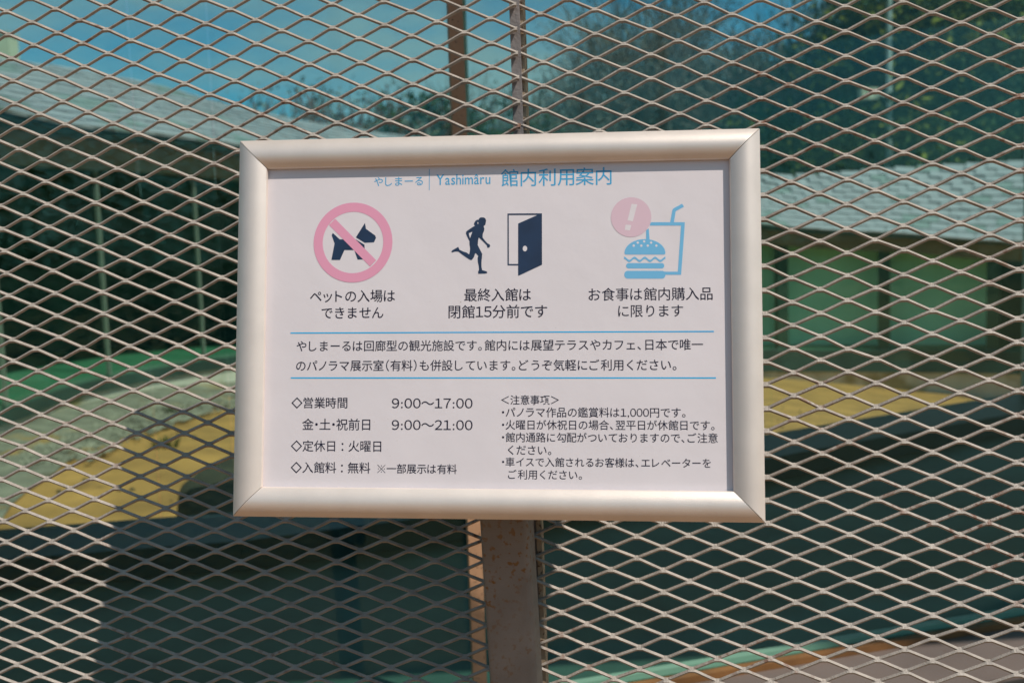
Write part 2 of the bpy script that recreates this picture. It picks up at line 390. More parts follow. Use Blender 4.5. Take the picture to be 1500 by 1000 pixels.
# gravel strip at the plinth foot
gv = []; gf = []
GS = [-2+7.4*i/60 for i in range(61)]
for i, s in enumerate(GS):
    for k in range(7):
        wdt = 1.0 + 0.18*noise.noise(Vector((s*1.7, 0, 3)))
        p = ring_p(s, -0.05 - wdt*k/6)
        gv.append((p[0], p[1], ground_h(*p)+0.012+0.05*(1-k/6)))
for i in range(60):
    for k in range(6):
        a = i*7+k; gf.append((a, a+1, a+8, a+7))
tag(obj('gravel_strip', gv, gf, 'gravel', smooth=True), kind='structure')

# loose stones on the gravel and sand
rnd = random.Random(11); mbx = MB()
def pebble(mbx, p, r, rnd):
    n0 = len(mbx.v)
    for (x, y, z) in ((1, 0, 0), (0, 1, 0), (-1, 0, 0), (0, -1, 0), (0, 0, .6), (0, 0, -.4)):
        mbx.v.append((p[0]+x*r*rnd.uniform(.7, 1.2), p[1]+y*r*rnd.uniform(.7, 1.2), p[2]+z*r))
    mbx.f += [(n0+a, n0+b, n0+4) for a, b in ((0, 1), (1, 2), (2, 3), (3, 0))] + [(n0+b, n0+a, n0+5) for a, b in ((0, 1), (1, 2), (2, 3), (3, 0))]
for _ in range(3200):
    s = rnd.uniform(-1, 5.2); o = -0.08-rnd.random()**0.8*1.15; p = ring_p(s, o)
    pebble(mbx, (p[0], p[1], ground_h(*p)+0.03), rnd.uniform(.012, .04), rnd)
tag(mbx.build('loose_stones', 'gravel'), 'loose pale stones scattered over the gravel strip by the corridor', 'stones', kind='stuff')
mbx = MB()
for _ in range(350):
    x, y = rnd.uniform(-4, 4), rnd.uniform(4.5, 14); pebble(mbx, (x, y, ground_h(x, y)+0.003), rnd.uniform(.008, .025), rnd)
tag(mbx.build('sand_clods', 'stone'), 'small dark clods scattered over the yellow courtyard sand', 'clods', kind='stuff')
# grass tufts
for k, (x, y) in enumerate(((-2.55, 7.2), (-3.0, 8.6), (-1.95, 7.9), (-2.2, 10.3))):
    mbx = MB()
    for _ in range(60):
        a = rnd.uniform(0, 6.28); rr = rnd.random()*0.10; h = rnd.uniform(.05, .12); bx, by = x+rr*math.cos(a), y+rr*math.sin(a); z = ground_h(x, y)
        n0 = len(mbx.v); t = Vector((math.cos(a+1.57), math.sin(a+1.57)))*0.008
        mbx.v += [(bx-t.x, by-t.y, z), (bx+t.x, by+t.y, z), (bx+math.cos(a)*h*.6, by+math.sin(a)*h*.6, z+h)]; mbx.f.append((n0, n0+1, n0+2))
    tag(mbx.build('grass_tuft', 'leaf'), ('low green grass tuft nearest the left edge on the sand', 'low green grass tuft close under the white plinth', 'low green grass tuft alone on the yellow sand', 'low green grass tuft farthest back beside the gravel')[k], 'grass', group='grass tufts in the courtyard')

# low round stone on the sand
def disc(name, cx, cy, rad, z0, z1, m, seed):
    rnd = random.Random(seed); N = 48; vv = []; ff = []
    prof = [(1.0, z0-0.1), (1.01, z0+(z1-z0)*.5), (0.985, z1-0.05), (0.94, z1-0.012), (0.80, z1), (0.4, z1+0.012)]
    for (k, z) in prof:
        for i in range(N):
            a = 2*math.pi*i/N; q = 1+0.03*noise.noise(Vector((math.cos(a)*1.5, math.sin(a)*1.5, seed)))
            vv.append((cx+rad*k*q*math.cos(a), cy+rad*k*q*math.sin(a), z+0.01*noise.noise(Vector((k*4, a*2, 0)))))
    for j in range(len(prof)-1):
        for i in range(N): ff.append((j*N+i, j*N+(i+1) % N, (j+1)*N+(i+1) % N, (j+1)*N+i))
    ff.append(tuple((len(prof)-1)*N+i for i in range(N)))
    return obj(name, vv, ff, m, smooth=True)
tag(disc('round_stone', -0.52, 4.92, 1.14, ground_h(-.5, 4.9), 0.50, 'stone', 3), 'low broad round mossy stone on the sand behind the sign', 'stone')

# ------------------------------------------------------------------ near glass corridor
near = thing('glass_corridor', 'near glazed corridor on a raised platform right behind the metal mesh', 'building', (0, 1.7, 0))
ninv = Matrix.Translation((0, -1.7, 0))
def nb(mbx, name, m, lab=None):
    o = mbx.build(name, m, near); o.matrix_parent_inverse = ninv
    if lab: o['label'] = lab
    return o
dirn = Vector((1.846, 0.553)).normalized()
def NP(x): return (x, 1.687+(x-0.0)*0.2996)
FAR = [(-3.2, 2.35), (-1.414, 2.661), (-0.992, 2.735), (-0.797, 2.761), (-0.12, 3.01), (0.925, 3.64), (2.289, 4.418), (4.2, 5.30)]
# floor slab
mbx = MB(); N0 = NP(-2.6); N1 = NP(4.0)
for (a, b), (t0, t1) in zip(zip(FAR[:-1], FAR[1:]), [(i/7, (i+1)/7) for i in range(7)]):
    xa = -2.6+6.6*t0; xb = -2.6+6.6*t1
    mbx.quad_prism(NP(xa), NP(xb), b, a, 0.55, 0.75)
nb(mbx, 'floor', 'floor')
mbx = MB(); mbx.seg(NP(-2.6), NP(4.0), -0.02, 0.35, -0.2, 0.548); nb(mbx, 'base_wall', 'ledge')
# brown rail under the glass, grey ledge outside it, channel under the ledge
mbx = MB(); mbx.seg(NP(-2.6), NP(4.0), -0.020, -0.002, 0.70, 0.757); nb(mbx, 'bottom_rail', 'rust')
mbx = MB(); mbx.seg(NP(-2.6), NP(4.0), -0.20, -0.022, 0.60, 0.745); nb(mbx, 'ledge', 'ledge')
mbx = MB(); mbx.seg(NP(-2.6), NP(4.0), -0.212, -0.202, 0.56, 0.737); nb(mbx, 'ledge_edge', 'dark')
mbx = MB(); mbx.seg(NP(-2.6), NP(4.0), -0.30, -0.214, 0.60, 0.715); nb(mbx, 'channel', 'rust')
# light green glass edge strip on the floor side
mbx = MB(); mbx.seg(NP(-2.6), NP(4.0), 0.012, 0.03, 0.752, 0.764); nb(mbx, 'seal', 'joint')
ZT = 2.80
def pane(p, q, z0, z1, m, th=0.010):
    mbx = MB(); mbx.seg(p, q, 0.0, th, z0, z1)
    return nb(mbx, 'glass_pane', m)
for a, b in ((-2.6, -0.081), (-0.075, 2.2), (2.206, 4.0)): pane(NP(a), NP(b), 0.755, ZT-0.01, 'glass')
for xm in (-0.078, 2.203):
    c = NP(xm); mbx = MB(); d = dirn*0.0118; n = Vector((-dirn.y, dirn.x))
    c = Vector(c)
    mbx.quad_prism(c-d-n*0.016, c+d-n*0.016, c+d-n*0.003, c-d-n*0.003, 0.766, ZT-0.01)
    nb(mbx, 'mullion', 'mullion')
# far side: curb and glass
for i in range(len(FAR)-1):
    a, b = Vector(FAR[i]), Vector(FAR[i+1])
mbx = MB()
nrm = []
for i in range(len(FAR)):
    t = (Vector(FAR[min(i+1, len(FAR)-1)])-Vector(FAR[max(i-1, 0)])).normalized(); nrm.append(Vector((-t.y, t.x)))
for i in range(len(FAR)-1):
    a, b = Vector(FAR[i]), Vector(FAR[i+1])
    mbx.quad_prism(a-nrm[i]*0.30, b-nrm[i+1]*0.30, b, a, 0.752, 0.83)
nb(mbx, 'curb', 'curb')
mbx = MB()
for i in range(len(FAR)-1):
    a, b = Vector(FAR[i]), Vector(FAR[i+1])
    mbx.quad_prism(a+nrm[i]*0.002, b+nrm[i+1]*0.002, b+nrm[i+1]*0.05, a+nrm[i]*0.05, -0.4, 0.80)
nb(mbx, 'outer_wall', 'concrete')
fj = [(FAR[0], FAR[1]), (FAR[1], FAR[4]), (FAR[4], FAR[5]), (FAR[5], FAR[6]), (FAR[6], FAR[7])]
for i in range(len(FAR)-1):
    a = Vector(FAR[i])-nrm[i]*0.04; b = Vector(FAR[i+1])-nrm[i+1]*0.04
    e = (b-a).normalized()*0.003
    pane(a+e, b-e, 0.832, ZT-0.01, 'farglass')
for (x, y) in ((2.265, 4.372), (-0.12, 2.965)):
    mbx = MB(); mbx.box(x-.018, x+.018, y-.03, y-.004, 0.832, ZT-.01); nb(mbx, 'far_mullion', 'joint')
# roof slab from the mesh line back over the far glass
mbx = MB()
for i in range(len(FAR)-1):
    a, b = Vector(FAR[i])+nrm[i]*0.25, Vector(FAR[i+1])+nrm[i+1]*0.25
    xa = -2.6+6.6*i/7; xb = -2.6+6.6*(i+1)/7
    mbx.quad_prism((xa, 0.84+0.07*xa), (xb, 0.84+0.07*xb), b, a, ZT, ZT+0.24)
nb(mbx, 'roof_slab', 'ceiling')

# ------------------------------------------------------------------ expanded metal screens
LWp = 0.0508; HU = LWp/2; HV = 0.011243
L1, L2, TH = 0.0028, 0.0025, R(49)
n1 = np.array((0.0, math.sin(TH), math.cos(TH)))        # local: x along, y up, z to the viewer
t1 = np.array((0.0, math.cos(TH), -math.sin(TH)))
def mesh_screen(label, c, u, v, uA, uB, vA, vB, seed):
    """uA..uB lattice columns (half pitches), vA..vB rows; strands run zigzag between rows"""
    rng = np.random.default_rng(seed)
    root = thing('mesh_screen', label, 'metal screen', group='expanded metal screens in front of the glass')
    root.matrix_world = frame_matrix(c, u, v)
    rise = [(0.0, 0.0), (0.07, 0.0), (0.11, 0.05), (0.845, 0.955), (0.90, 1.0)]      # sharp low bends, round high ones
    fall = [(0.0, 1.0), (0.10, 1.0), (0.155, 0.955), (0.89, 0.05), (0.93, 0.0)]
    cols = np.arange(uA, uB)
    X = []; Hh = []
    V = []; F = []; n0 = 0
    jit = rng.normal(0, 0.00028, (vB-vA+2, uB-uA+2, 3))
    for r in range(vA, vB):
        xs_, hs_ = [], []
        for cidx in cols:
            rising = (cidx + r) % 2 == 0        # node of row r sits where (u+v) is even
            for (px, h) in (rise if rising else fall):
                xs_.append(cidx+px); hs_.append(h)
        xs_.append(uB); hs_.append(0.0 if (uB + r) % 2 == 0 else 1.0)
        xs_ = np.array(xs_); hs_ = np.array(hs_)
        low = np.array([0, r*HV, 0.0]) + t1*L1/2
        high = np.array([0, (r+1)*HV, 0.0]) - t1*L1/2
        P = low[None]*(1-hs_[:, None]) + high[None]*hs_[:, None]
        P[:, 0] += xs_*HU
        ci = np.clip(np.round(xs_).astype(int)-uA, 0, uB-uA)
        rr = np.where(hs_ < .5, r-vA, r-vA+1)
        P += jit[rr, ci]
        P[:, 2] += 0.0012*np.sin(P[:, 0]*9+seed)*np.cos(P[:, 1]*7+1.3*seed)      # the sheet is not dead flat
        P[:, 1] += 0.0006*np.sin(P[:, 0]*23+2*seed+r*0.07)
        n = len(P)
        ring4 = np.stack([P - t1*L1/2 - n1*L2/2, P + t1*L1/2 - n1*L2/2, P + t1*L1/2 + n1*L2/2, P - t1*L1/2 + n1*L2/2], 1)
        V.append(ring4.reshape(-1, 3))
        i = np.arange(n-1)[:, None]*4 + n0
        for a_, b_ in ((0, 1), (1, 2), (2, 3), (3, 0)):
            F.append(np.concatenate([i+a_, i+4+a_, i+4+b_, i+b_], 1))
        n0 += 4*n
    V = np.concatenate(V); F = np.concatenate(F)
    me = bpy.data.meshes.new('expanded_mesh'); me.vertices.add(len(V)); me.vertices.foreach_set('co', V.astype(np.float32).ravel())
    me.loops.add(F.size); me.loops.foreach_set('vertex_index', F.astype(np.int32).ravel())
    me.polygons.add(len(F)); me.polygons.foreach_set('loop_start', np.arange(len(F), dtype=np.int32)*4)
    me.materials.append(MAT['mesh']); me.update(calc_edges=True); me.shade_flat()
    o = bpy.data.objects.new('expanded_mesh', me); C.objects.link(o); o.parent = root
    return root
scrL = mesh_screen('expanded metal screen left of the vertical seam, partly in the shadow of the sign', (-0.21254, 0.98863, 1.74264), (0.99462, -0.10359, 0.00187), (-0.00288, -0.00963, 0.99995), -34, 9, -78, 86, 1)
scrR = mesh_screen('expanded metal screen right of the vertical seam, fully sunlit', (0.23996, 0.94671, 1.74825), (0.9931, -0.11712, 0.00548), (-0.00417, 0.01149, 0.99993), -9, 34, -78, 86, 2)
def bars(root, boxes):
    for (nm, x0, x1, z0, z1, mname) in boxes:
        mbx = MB(); mbx.box(x0, x1, -78*HV, 86*HV, z0, z1); o = mbx.build(nm, mname, root)
bars(scrL, [('edge_bar', 9*HU-0.0075, 9*HU+0.0020, -0.024, -0.0042, 'bar'), ('end_bar', -34*HU-0.01, -34*HU+0.002, -0.024, -0.0042, 'bar')])
bars(scrR, [('edge_bar', -9*HU+0.0030, -9*HU+0.0075, -0.030, -0.0020, 'bar_brown'), ('end_bar', 34*HU, 34*HU+0.012, -0.024, -0.0042, 'bar')])

# ------------------------------------------------------------------ the sign
sign = thing('notice_sign', 'silver framed notice board with printed facility rules on a square steel post', 'sign')
sm = frame_matrix((-0.01562, 0.84426, 1.485), (0.99521, -0.09588, -0.0189), (0.03376, 0.15579, 0.98721))
sign.matrix_world = sm
W2, H2, PW = 0.225, 0.1639, 0.0255
# profile across the rail: (distance from the outer edge, height towards the viewer)
prof = [(0.0, -0.0080), (0.0, -0.0012)]
for i in range(13):
    t = i/12; x = 0.0003+t*(PW-0.0009)
    prof.append((x, -0.0010 + 0.0072*math.sin(math.pi*(0.06+0.86*t))**0.85))
prof += [(PW, -0.0004), (PW, -0.0016), (PW-0.003, -0.0030), (PW-0.003, -0.0062)]
sides = {'top': ((-1, 1), (1, 1)), 'right': ((1, 1), (1, -1)), 'bottom': ((1, -1), (-1, -1)), 'left': ((-1, -1), (-1, 1))}
for nm, (a, b) in sides.items():
    g = 0.00032
    def row(end, pr):
        sx, sy = (a, b)[end]; out = []
        for (dd, z) in pr:
            x = sx*(W2-dd); y = sy*(H2-dd)
            if nm in ('top', 'bottom'): x -= sx*g
            else: y -= sy*g
            out.append((x, y, z))
        return out
    vv = []; ff = []; sm_ = []
    arc_ = prof[2:15]; n = len(arc_)
    vv += row(0, arc_) + row(1, arc_)
    for i in range(n-1): ff.append((i, i+1, n+i+1, n+i)); sm_.append(True)
    for p, q in [(prof[0], prof[1]), (prof[1], prof[2])] + list(zip(prof[14:-1], prof[15:])):
        k = len(vv); vv += row(0, (p, q)) + row(1, (p, q)); ff.append((k, k+1, k+3, k+2)); sm_.append(False)
    k = len(vv); m_ = len(prof); vv += row(0, prof); ff.append(tuple(range(k, k+m_))); sm_.append(False)
    k = len(vv); vv += row(1, prof); ff.append(tuple(range(k+m_-1, k-1, -1))); sm_.append(False)
    o = obj('frame_rail', vv, ff, 'alu', sign)
    for p, q in zip(o.data.polygons, sm_): p.use_smooth = q
mbx = MB(); mbx.box(-W2+0.002, W2-0.002, -H2+0.002, H2-0.002, -0.0079, -0.0064); mbx.build('back_panel', 'mitre', sign)
PZ = -0.0036
nxp, nyp = 60, 44; pv = []; pf = []
for j in range(nyp+1):
    for i in range(nxp+1):
        x = -0.2025+0.405*i/nxp; y = -0.1414+0.2828*j/nyp
        pv.append((x, y, PZ + 0.00007*noise.noise(Vector((x*9, y*16, 1.7)))))
for j in range(nyp):
    for i in range(nxp):
        a = j*(nxp+1)+i; pf.append((a, a+1, a+nxp+2, a+nxp+1))
poster = obj('poster', pv, pf, 'paper', sign, True)
INK = PZ+0.00011
def ink(name, polys, m, dz=0.0):
    """flat print: each polygon filled in its own right"""
    vv = []; ff = []
    for P in polys:
        bm = bmesh.new(); vs = [bm.verts.new((x/1000, y/1000, 0)) for x, y in P]
        fc = bm.faces.new(vs); bmesh.ops.triangulate(bm, faces=[fc]); bm.verts.index_update(); n0 = len(vv)
        vv += [(q.co.x, q.co.y, INK+dz) for q in bm.verts]
        for q in bm.faces:
            idx = [k.index+n0 for k in q.verts]
            if q.normal.z < 0: idx.reverse()
            ff.append(tuple(idx))
        bm.free()
    return obj(name, vv, ff, m, poster)
def circ(cx, cy, r, n=56, ry=None): return [(cx+r*math.cos(2*math.pi*i/n), cy+(ry or r)*math.sin(2*math.pi*i/n)) for i in range(n)]
ICON = {
    'slash': [(-139.31, 93.82), (-144.75, 88.47), (-107.93, 51.72), (-102.53, 57.04)],
    'dogb': [(-141.25, 81.47), (-135.07, 75.78), (-120.86, 75.58), (-113.04, 70.72), (-112.74, 66.89), (-110.58, 62.54), (-113.47, 57.93), (-118.95, 57.83), (-122.01, 66.18), (-130.71, 66.3), (-134.57, 57.69), (-142.19, 57.78), (-139.59, 72.09), (-142.24, 79.48)],
    'dogh': [(-112.77, 89.88), (-111.86, 84.61), (-103.62, 78.66), (-102.84, 76.57), (-104.64, 72.68), (-112.81, 72.38), (-120.71, 77.24)],
    'runner': [(-12.71, 92.06), (-11.53, 92.98), (-9.17, 93.02), (-7.44, 92.2), (-6.65, 90.38), (-6.95, 88.27), (-7.34, 86.47), (-8.36, 85.7), (-8.75, 85.31), (-8.19, 83.34), (-8.34, 81.38), (-9.5, 78.65), (-9.64, 75.51), (-7.51, 72.74), (-5.31, 70.36), (-3.58, 69.55), (-3.02, 67.98), (-3.96, 66.66), (-5.53, 66.68), (-5.93, 68.64), (-8.68, 71.58), (-12.07, 74.77), (-13.02, 75.56), (-13.63, 72.04), (-13.77, 68.91), (-11.79, 64.96), (-9.97, 61.42), (-10.12, 58.68), (-10.56, 53.99), (-10.55, 50.47), (-9.91, 47.34), (-5.83, 46.12), (-5.59, 44.72), (-7.39, 44.35), (-13.26, 44.25), (-13.43, 46.21), (-12.65, 47.76), (-12.9, 50.89), (-13.7, 54.81), (-13.88, 57.94), (-13.34, 59.66), (-15.31, 61.88), (-16.09, 61.89), (-17.02, 58.77), (-18.81, 56.28), (-20.39, 56.3), (-23.15, 58.06), (-27.1, 60.86), (-30.66, 63.65), (-33.42, 63.68), (-36.17, 62.94), (-36.73, 63.73), (-35.79, 64.89), (-33.04, 66.43), (-30.68, 67.73), (-29.64, 65.2), (-26.33, 63.59), (-23.57, 62.77), (-21.2, 61.01), (-20.66, 63.52), (-20.44, 66.65), (-21.01, 69.79), (-21.02, 72.54), (-22.85, 76.1), (-24.05, 78.87), (-23.91, 80.83), (-22.49, 81.99), (-18.96, 84.29), (-17, 85.44), (-16.22, 86.21), (-17.17, 86.62), (-17.02, 88.19), (-15.85, 90.14), (-14.28, 91.06), (-13.25, 90.88)],
    'dframe': [(11.83, 95.97), (41.47, 95.62), (41.47, 94.21), (12.93, 94.54), (13.06, 52.38), (21.31, 52.28), (21.32, 51.11), (11.97, 51.22)],
    'dpanel': [(21.08, 87.19), (37.35, 94.13), (38.51, 95.67), (41.47, 95.62), (41.51, 51.41), (21.65, 42.31), (21.1, 42.7)],
    'bun': [(112.43, 59.22), (111.47, 60.04), (111.55, 61.57), (112.15, 63.72), (113.31, 65.75), (115, 67.6), (117.14, 69.19), (119.68, 70.48), (122.53, 71.42), (125.58, 71.97), (128.74, 72.13), (131.89, 71.88), (134.93, 71.24), (137.75, 70.22), (140.27, 68.86), (142.38, 67.22), (144.04, 65.33), (145.17, 63.28), (145.74, 61.12), (145.8, 59.6), (144.84, 58.8)],
    'ses': [(119.27, 66.67), (122.72, 69.22), (128.09, 70.19), (133.91, 69.06), (125.67, 66.58), (131.1, 66.51), (138.28, 66.41)],
    'wave': [(111.05, 55.51), (111.92, 55.3), (112.79, 54.65), (113.66, 53.78), (114.52, 53.05), (115.39, 52.71), (116.26, 52.9), (117.14, 53.53), (118.01, 54.37), (118.88, 55.09), (119.76, 55.4), (120.62, 55.18), (121.49, 54.52), (122.36, 53.66), (123.22, 52.93), (124.09, 52.6), (124.96, 52.8), (125.83, 53.44), (126.7, 54.28), (127.57, 54.99), (128.44, 55.29), (129.31, 55.06), (130.17, 54.39), (131.04, 53.53), (131.9, 52.81), (132.77, 52.49), (133.63, 52.7), (134.5, 53.36), (135.38, 54.19), (136.25, 54.89), (137.12, 55.18), (137.98, 54.94), (138.84, 54.27), (139.7, 53.4), (140.56, 52.69), (141.43, 52.38), (142.29, 52.61), (143.16, 53.27), (144.03, 54.11), (144.9, 54.8), (145.77, 55.07), (145.78, 57.01), (144.92, 56.74), (144.05, 56.04), (143.18, 55.2), (142.31, 54.55), (141.44, 54.32), (140.58, 54.63), (139.71, 55.34), (138.85, 56.2), (137.99, 56.88), (137.13, 57.12), (136.26, 56.83), (135.39, 56.13), (134.52, 55.29), (133.65, 54.64), (132.78, 54.43), (131.91, 54.75), (131.05, 55.47), (130.19, 56.33), (129.32, 57), (128.45, 57.23), (127.58, 56.93), (126.71, 56.22), (125.84, 55.39), (124.97, 54.74), (124.1, 54.54), (123.23, 54.87), (122.37, 55.6), (121.5, 56.46), (120.63, 57.12), (119.76, 57.34), (118.89, 57.03), (118.02, 56.32), (117.15, 55.48), (116.27, 54.84), (115.4, 54.65), (114.53, 54.99), (113.66, 55.73), (112.8, 56.59), (111.93, 57.25), (111.06, 57.45)],
    'patty': [(144.78, 49.2), (144.67, 48.53), (144.36, 47.92), (143.88, 47.45), (143.28, 47.14), (142.62, 47.04), (114.94, 47.37), (114.27, 47.48), (113.67, 47.8), (113.19, 48.29), (112.89, 48.9), (112.79, 49.58), (112.79, 49.74), (112.9, 50.41), (113.21, 51.02), (113.69, 51.5), (114.29, 51.8), (114.96, 51.9), (142.64, 51.56), (143.31, 51.45), (143.9, 51.13), (144.38, 50.64), (144.68, 50.03), (144.78, 49.36)],
    'bbun': [(145.68, 41.29), (145.53, 40.39), (145.12, 39.59), (144.48, 38.96), (143.68, 38.55), (142.8, 38.42), (114.1, 38.73), (113.21, 38.88), (112.41, 39.3), (111.77, 39.95), (111.37, 40.77), (111.23, 41.67), (111.23, 42.48), (111.38, 43.37), (111.79, 44.18), (112.43, 44.82), (113.24, 45.22), (114.13, 45.35), (142.84, 45.03), (143.72, 44.87), (144.52, 44.45), (145.15, 43.8), (145.55, 42.99), (145.68, 42.09)],
    'straw': [(150.05, 86.23), (152.03, 96.9), (153.08, 98.1), (160.11, 101.79), (161.68, 99.25), (155.21, 95.8), (154.65, 95.07), (153.15, 86.18)],
    'hole': [[(-21.53, 79.38), (-18.55, 80.59), (-19.71, 77.63), (-20.49, 75.12), (-21.29, 77.65)], [(-13.95, 89.17), (-13.32, 88.37), (-13.63, 86.96), (-14.1, 87.91)]],
    'exc': [[(117.68, 102.47), (122.49, 101.9), (118.65, 87.55), (114.24, 88.44)], [(112.54, 84.64), (117.35, 84.32), (116.21, 79.7), (111.96, 80.34)]],
    'cup': [[(133.85, 86.49), (162.29, 86.04), (162.03, 83.21), (132.8, 83.67)], [(159.09, 83.25), (162.11, 83.21), (158.76, 41.47), (155.83, 41.5)], [(144.11, 44.29), (156.01, 44.15), (155.83, 41.5), (144.09, 41.63)], [(129.82, 79.66), (131.99, 81.41), (132.73, 71.1), (129.77, 71.14)]],
}

D = 0.000025
# no pets
ink('dog_pictogram', [ICON['dogb'], ICON['dogh']], 'navy')
cx, cy, ro, ri = -123.27, 72.86, 34.95, 26.9
ringq = []
for i in range(72):
    a, b = 2*math.pi*i/72, 2*math.pi*(i+1)/72
    ringq.append([(cx+ro*math.cos(a), cy+ro*math.sin(a)), (cx+ro*math.cos(b), cy+ro*math.sin(b)), (cx+ri*math.cos(b), cy+ri*math.sin(b)), (cx+ri*math.cos(a), cy+ri*math.sin(a))])
ink('prohibition_ring', ringq, 'pink', 2*D)
ink('prohibition_bar', [ICON['slash']], 'pink', D)
# runner and door
ink('runner_pictogram', [ICON['runner']], 'navy')
ink('runner_gap', ICON['hole'], 'paper', D)
ink('door_outline', [ICON['dframe']], 'navy')
ink('door_leaf', [ICON['dpanel']], 'navy', D)
ink('door_knob', [circ(26.89, 65.46, 1.9, 24, 2.4)], 'paper', 2*D)
# drink, burger, warning
ink('cup_outline', ICON['cup'] + [ICON['straw']], 'sky_ink')
ink('burger_pictogram', [ICON['bun'], ICON['wave'], ICON['patty'], ICON['bbun']], 'sky_ink', D)
ink('sesame_seeds', [circ(x, y, 1.0, 12) for x, y in ICON['ses']], 'paper', 2*D)
ink('warning_disc', [circ(117.22, 91.07, 17.0)], 'palepink', 2*D)
ink('exclamation_mark', ICON['exc'], 'paper', 3*D)
# rules
def hline(x0, y0, x1, y1, wd): return [(x0, y0-wd/2), (x1, y1-wd/2), (x1, y1+wd/2), (x0, y0+wd/2)]
ink('rule_line', [hline(-177.8, -5.79, 185.43, -6.42, 1.0)], 'cyan')
ink('rule_line', [hline(-176.95, -44.75, 186.67, -45.21, 1.0)], 'cyan')
ink('title_divider', [[(-56.55, 117.5), (-56.05, 117.5), (-56.05, 136.2), (-56.55, 136.2)]], 'title')
# lettering: glyph meshes laid out by advance
LINES = [
    ('やしまーる',-105.06,-61.94,125.79,7.77,'T'),
    ('Yashimâru',-50.07,-3.03,126.40,9.20,'T'),
    ('館内利用案内',6.22,100.92,126.49,15.48,'T'),
    ('ペットの入場は',-160.85,-85.66,25.79,10.35,'N'),
    ('できません',-150.33,-95.66,11.32,9.15,'N'),
    ('最終入館は',-25.34,32.10,25.76,10.90,'N'),
    ('閉館15分前です',-38.86,45.87,11.40,10.47,'N'),
    ('お食事は館内購入品',80.95,184.66,25.22,11.21,'N'),
    ('に限ります',105.84,160.16,11.03,10.04,'N'),
    ('やしまーるは回廊型の観光施設です。館内には展望テラスやカフェ、日本で唯一',-172.10,176.29,-17.42,9.67,'N'),
    ('のパノラマ展示室（有料）も併設しています。どうぞ気軽にご利用ください。',-172.29,154.18,-34.41,9.43,'N'),
    ('◇営業時間',-176.04,-126.56,-66.44,10.12,'N'),
    ('9:00～17:00',-87.56,-17.79,-66.56,8.51,'N'),
    ('金・土・祝前日',-166.19,-106.29,-85.03,9.50,'N'),
    ('9:00～21:00',-87.49,-17.70,-85.03,8.54,'N'),
    ('◇定休日：火曜日',-176.00,-96.53,-103.54,9.35,'N'),
    ('◇入館料：無料',-175.81,-105.86,-121.96,9.33,'N'),
    ('※一部展示は有料',-99.80,-31.06,-122.46,7.99,'N'),
    ('＜注意事項＞',6.59,55.80,-63.83,7.86,'N'),
    ('・パノラマ作品の鑑賞料は1,000円です。',7.32,161.29,-74.24,8.20,'N'),
    ('・火曜日が休祝日の場合、翌平日が休館日です。',7.36,185.00,-84.78,8.29,'N'),
    ('・館内通路に勾配がついておりますので、ご注意',7.40,187.51,-95.33,8.16,'N'),
    ('ください。',12.58,49.20,-106.04,8.49,'N'),
    ('・車イスで入館されるお客様は、エレベーターを',7.47,181.69,-116.06,8.82,'N'),
    ('ご利用ください。',12.64,74.95,-126.57,8.17,'N'),
]
glyphs = {}
def glyph(ch):
    if ch in glyphs: return glyphs[ch]
    cu = bpy.data.curves.new('glyph', 'FONT'); cu.body = chr(0xFF10+int(ch)) if ch.isdigit() else ('×' if ch == '※' else ch); cu.size = 1.0; cu.resolution_u = 3; cu.offset = GOFF
    o = bpy.data.objects.new('glyph', cu); C.objects.link(o)
    dg = bpy.context.evaluated_depsgraph_get(); me = bpy.data.meshes.new_from_object(o.evaluated_get(dg))
    vs = np.array([q.co[:2] for q in me.vertices]) if len(me.vertices) else np.zeros((0, 2))
    fs = [tuple(p.vertices) for p in me.polygons]
    bpy.data.objects.remove(o); bpy.data.curves.remove(cu); bpy.data.meshes.remove(me)
    if ch == '※':                      # reference mark: a cross with four dots
        vs = []; fs = []
        for sg in (1, -1):
            a = 0.40*EM; k = 0.022*EM; n0 = len(vs)
            vs += [(-a-k*.5, -sg*a+sg*k), (-a+k, -sg*a-sg*k*.5), (a+k*.5, sg*a-sg*k), (a-k, sg*a+sg*k*.5)]; fs.append((n0, n0+1, n0+2, n0+3))
        for dx, dy in ((0, .3), (0, -.3), (.3, 0), (-.3, 0)):
            n0 = len(vs); vs += [(dx*EM+.05*EM*math.cos(t*math.pi/4), dy*EM+.05*EM*math.sin(t*math.pi/4)) for t in range(8)]; fs.append(tuple(range(n0, n0+8)))
        vs = np.array(vs)+np.array((0.5*EM, BASE))
    glyphs[ch] = (vs, fs); return glyphs[ch]
GOFF = 0.0
ref = glyph('国'); EM = (ref[0][:, 0].max()-ref[0][:, 0].min())/0.84
BASE = (ref[0][:, 1].max()+ref[0][:, 1].min())/2
glyphs.clear(); GOFF = 0.004*EM
HALF = set('。、（）・：'); LAT = set("0123456789,:Yashimâru")
